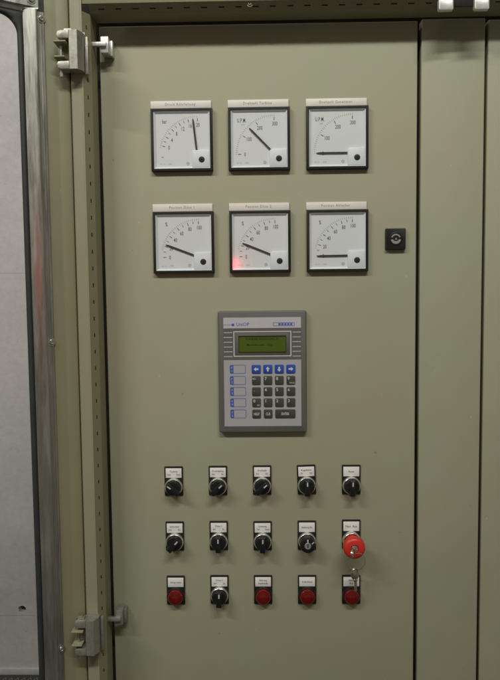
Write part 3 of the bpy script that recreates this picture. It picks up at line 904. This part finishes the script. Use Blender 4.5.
ind_lamp(BX[0], ROW[2] - 0.4, 'unlit red lamp at the left end of the bottom row', 'Störung Turbine')
ind_lamp(BX[2], ROW[2] + 0.2, 'unlit red lamp in the middle of the bottom row', 'Störung', ('Hydraulik', None))
ind_lamp(BX[3], ROW[2] + 0.2, 'unlit red lamp directly below the black key switch', 'Erdschluss')
ind_lamp(BX[4], ROW[2] + 0.2, 'unlit red lamp behind the hanging key under the mushroom button', 'Netz', ('Aus', None))

# ------------------------------------------------------------------ keys
def key_shape(part, bow_r, blade_len, o, mtx=None):
    """flat key hanging down from (0, 0): oval bow with hole, collar, toothed blade"""
    b = bmesh.new(); n = 28
    ring_o, ring_i = [], []
    def pts(o_):
        a, c = [], []
        for k in range(n):
            t_ = 2 * math.pi * k / n
            a.append(b.verts.new(V(bow_r * 0.80 * math.sin(t_), -bow_r * 1.12 + bow_r * 1.2 * math.cos(t_), o_)))
            c.append(b.verts.new(V(1.9 * math.sin(t_), -2.6 + 1.9 * math.cos(t_), o_)))
        return a, c
    a0, c0 = pts(o - 1.0); a1, c1 = pts(o + 0.5)
    m1 = [b.verts.new((p_.co + q_.co) / 2 + Vector((0, -0.0012, 0))) for p_, q_ in zip(a1, c1)]
    for k in range(n):
        j = (k + 1) % n
        b.faces.new((a0[k], a0[j], a1[j], a1[k])); b.faces.new((c0[k], c0[j], c1[j], c1[k]))
        b.faces.new((a1[k], a1[j], m1[j], m1[k])); b.faces.new((m1[k], m1[j], c1[j], c1[k])); b.faces.new((a0[k], a0[j], c0[j], c0[k]))
    bmesh.ops.recalc_face_normals(b, faces=b.faces)
    part.add(b, mtx)
    zb = -bow_r * 2.2
    teeth = [(-2.1, zb + 1.0)]
    L = blade_len
    for k in range(5):
        z = zb - L * (0.25 + 0.14 * k)
        teeth += [(-2.1, z + 0.6), (-0.9, z), (-2.1, z - 0.8)]
    teeth += [(-1.6, zb - L + 1.5), (0.0, zb - L), (1.9, zb - L + 2.5), (2.1, zb + 1.0)]
    part.prism(teeth, o - 0.95, o + 0.95, mtx=mtx)
    part.box(-3.2, 3.2, zb - 3.2, zb + 1.0, o - 1.2, o + 1.2, 0.4, mtx=mtx)

kx, kz = BX[4], ROW[1] + 1.4 + LOW
# key in the lock: blade points into the panel, bow stands out edge on, turned to hang down
t = thing('lock_key', 'silver key stuck in the centre of the red mushroom button', 'key', at(kx, kz, 43.0), 'keys on the ring')
b = Part()
mt = Matrix.Rotation(math.radians(22), 4, 'Z') @ Matrix.Rotation(math.radians(90), 4, 'X') @ Matrix.Rotation(math.radians(90), 4, 'Y')
kb_ = bmesh.new(); n = 24
def bowpt(th, o_, r0):
    return Vector((o_ * MM, -(4.0 + 7.6 + 7.6 * r0 * math.cos(th)) * MM, (6.4 * r0 * math.sin(th) - 1.5) * MM))
A0 = [kb_.verts.new(bowpt(2 * math.pi * k / n, -1.1, 1)) for k in range(n)]; A1 = [kb_.verts.new(bowpt(2 * math.pi * k / n, 1.1, 1)) for k in range(n)]
H0 = [kb_.verts.new(bowpt(2 * math.pi * k / n, -1.1, 0.34)) for k in range(n)]; H1 = [kb_.verts.new(bowpt(2 * math.pi * k / n, 1.1, 0.34)) for k in range(n)]
for k in range(n):
    j = (k + 1) % n
    kb_.faces.new((A0[k], A0[j], A1[j], A1[k])); kb_.faces.new((H0[k], H0[j], H1[j], H1[k]))
    kb_.faces.new((A1[k], A1[j], H1[j], H1[k])); kb_.faces.new((A0[k], A0[j], H0[j], H0[k]))
bmesh.ops.recalc_face_normals(kb_, faces=kb_.faces)
b.add(kb_, Matrix.Rotation(math.radians(-24), 4, 'Z'))
b.build('bow', 'nickel', t)
Part().box(-1.1, 1.1, -3.4, 2.4, -6, 6.0, 0.3, mtx=Matrix.Rotation(math.radians(-24), 4, 'Z')).build('blade', 'nickel', t)

RC = Vector((kx + 3.0, kz - 22.5)); RR = 17.5
ring = Part()
pts = []
for k in range(48):
    a = 2 * math.pi * k / 48
    pts.append(V(RR * 0.80 * math.cos(a), RR * 1.18 * math.sin(a), 38 + 16 * math.sin(a)))
ring.tube(pts, 0.55, 8, closed=True)
pts = []
for k in range(20):
    a = math.radians(-35 + 250 * k / 19)
    pts.append(V(-3.4 + 6.0 * math.cos(a), -17.5 + 5.0 * math.sin(a), 25.5 + 2.5 * math.sin(a) + 0.1 * k))
ring.tube(pts, 0.75, 8)
ro = ring.build('key_ring', 'nickel')
ro.location = at(RC.x, RC.y, 0)
tag(ro, 'thin wire key ring hanging from the key in the red button', 'key ring')

t = thing('spare_key', 'silver key hanging from the ring in front of the lower right red lamp', 'key', at(kx + 2.2, kz - 36.0, 28.0), 'keys on the ring')
b = Part(); key_shape(b, 9.0, 21.0, 0.0, Matrix.Rotation(math.radians(-3), 4, 'Y') @ Matrix.Rotation(math.radians(5), 4, 'X') @ Matrix.Rotation(math.radians(16), 4, 'Z')); b.build('key_body', 'nickel', t)
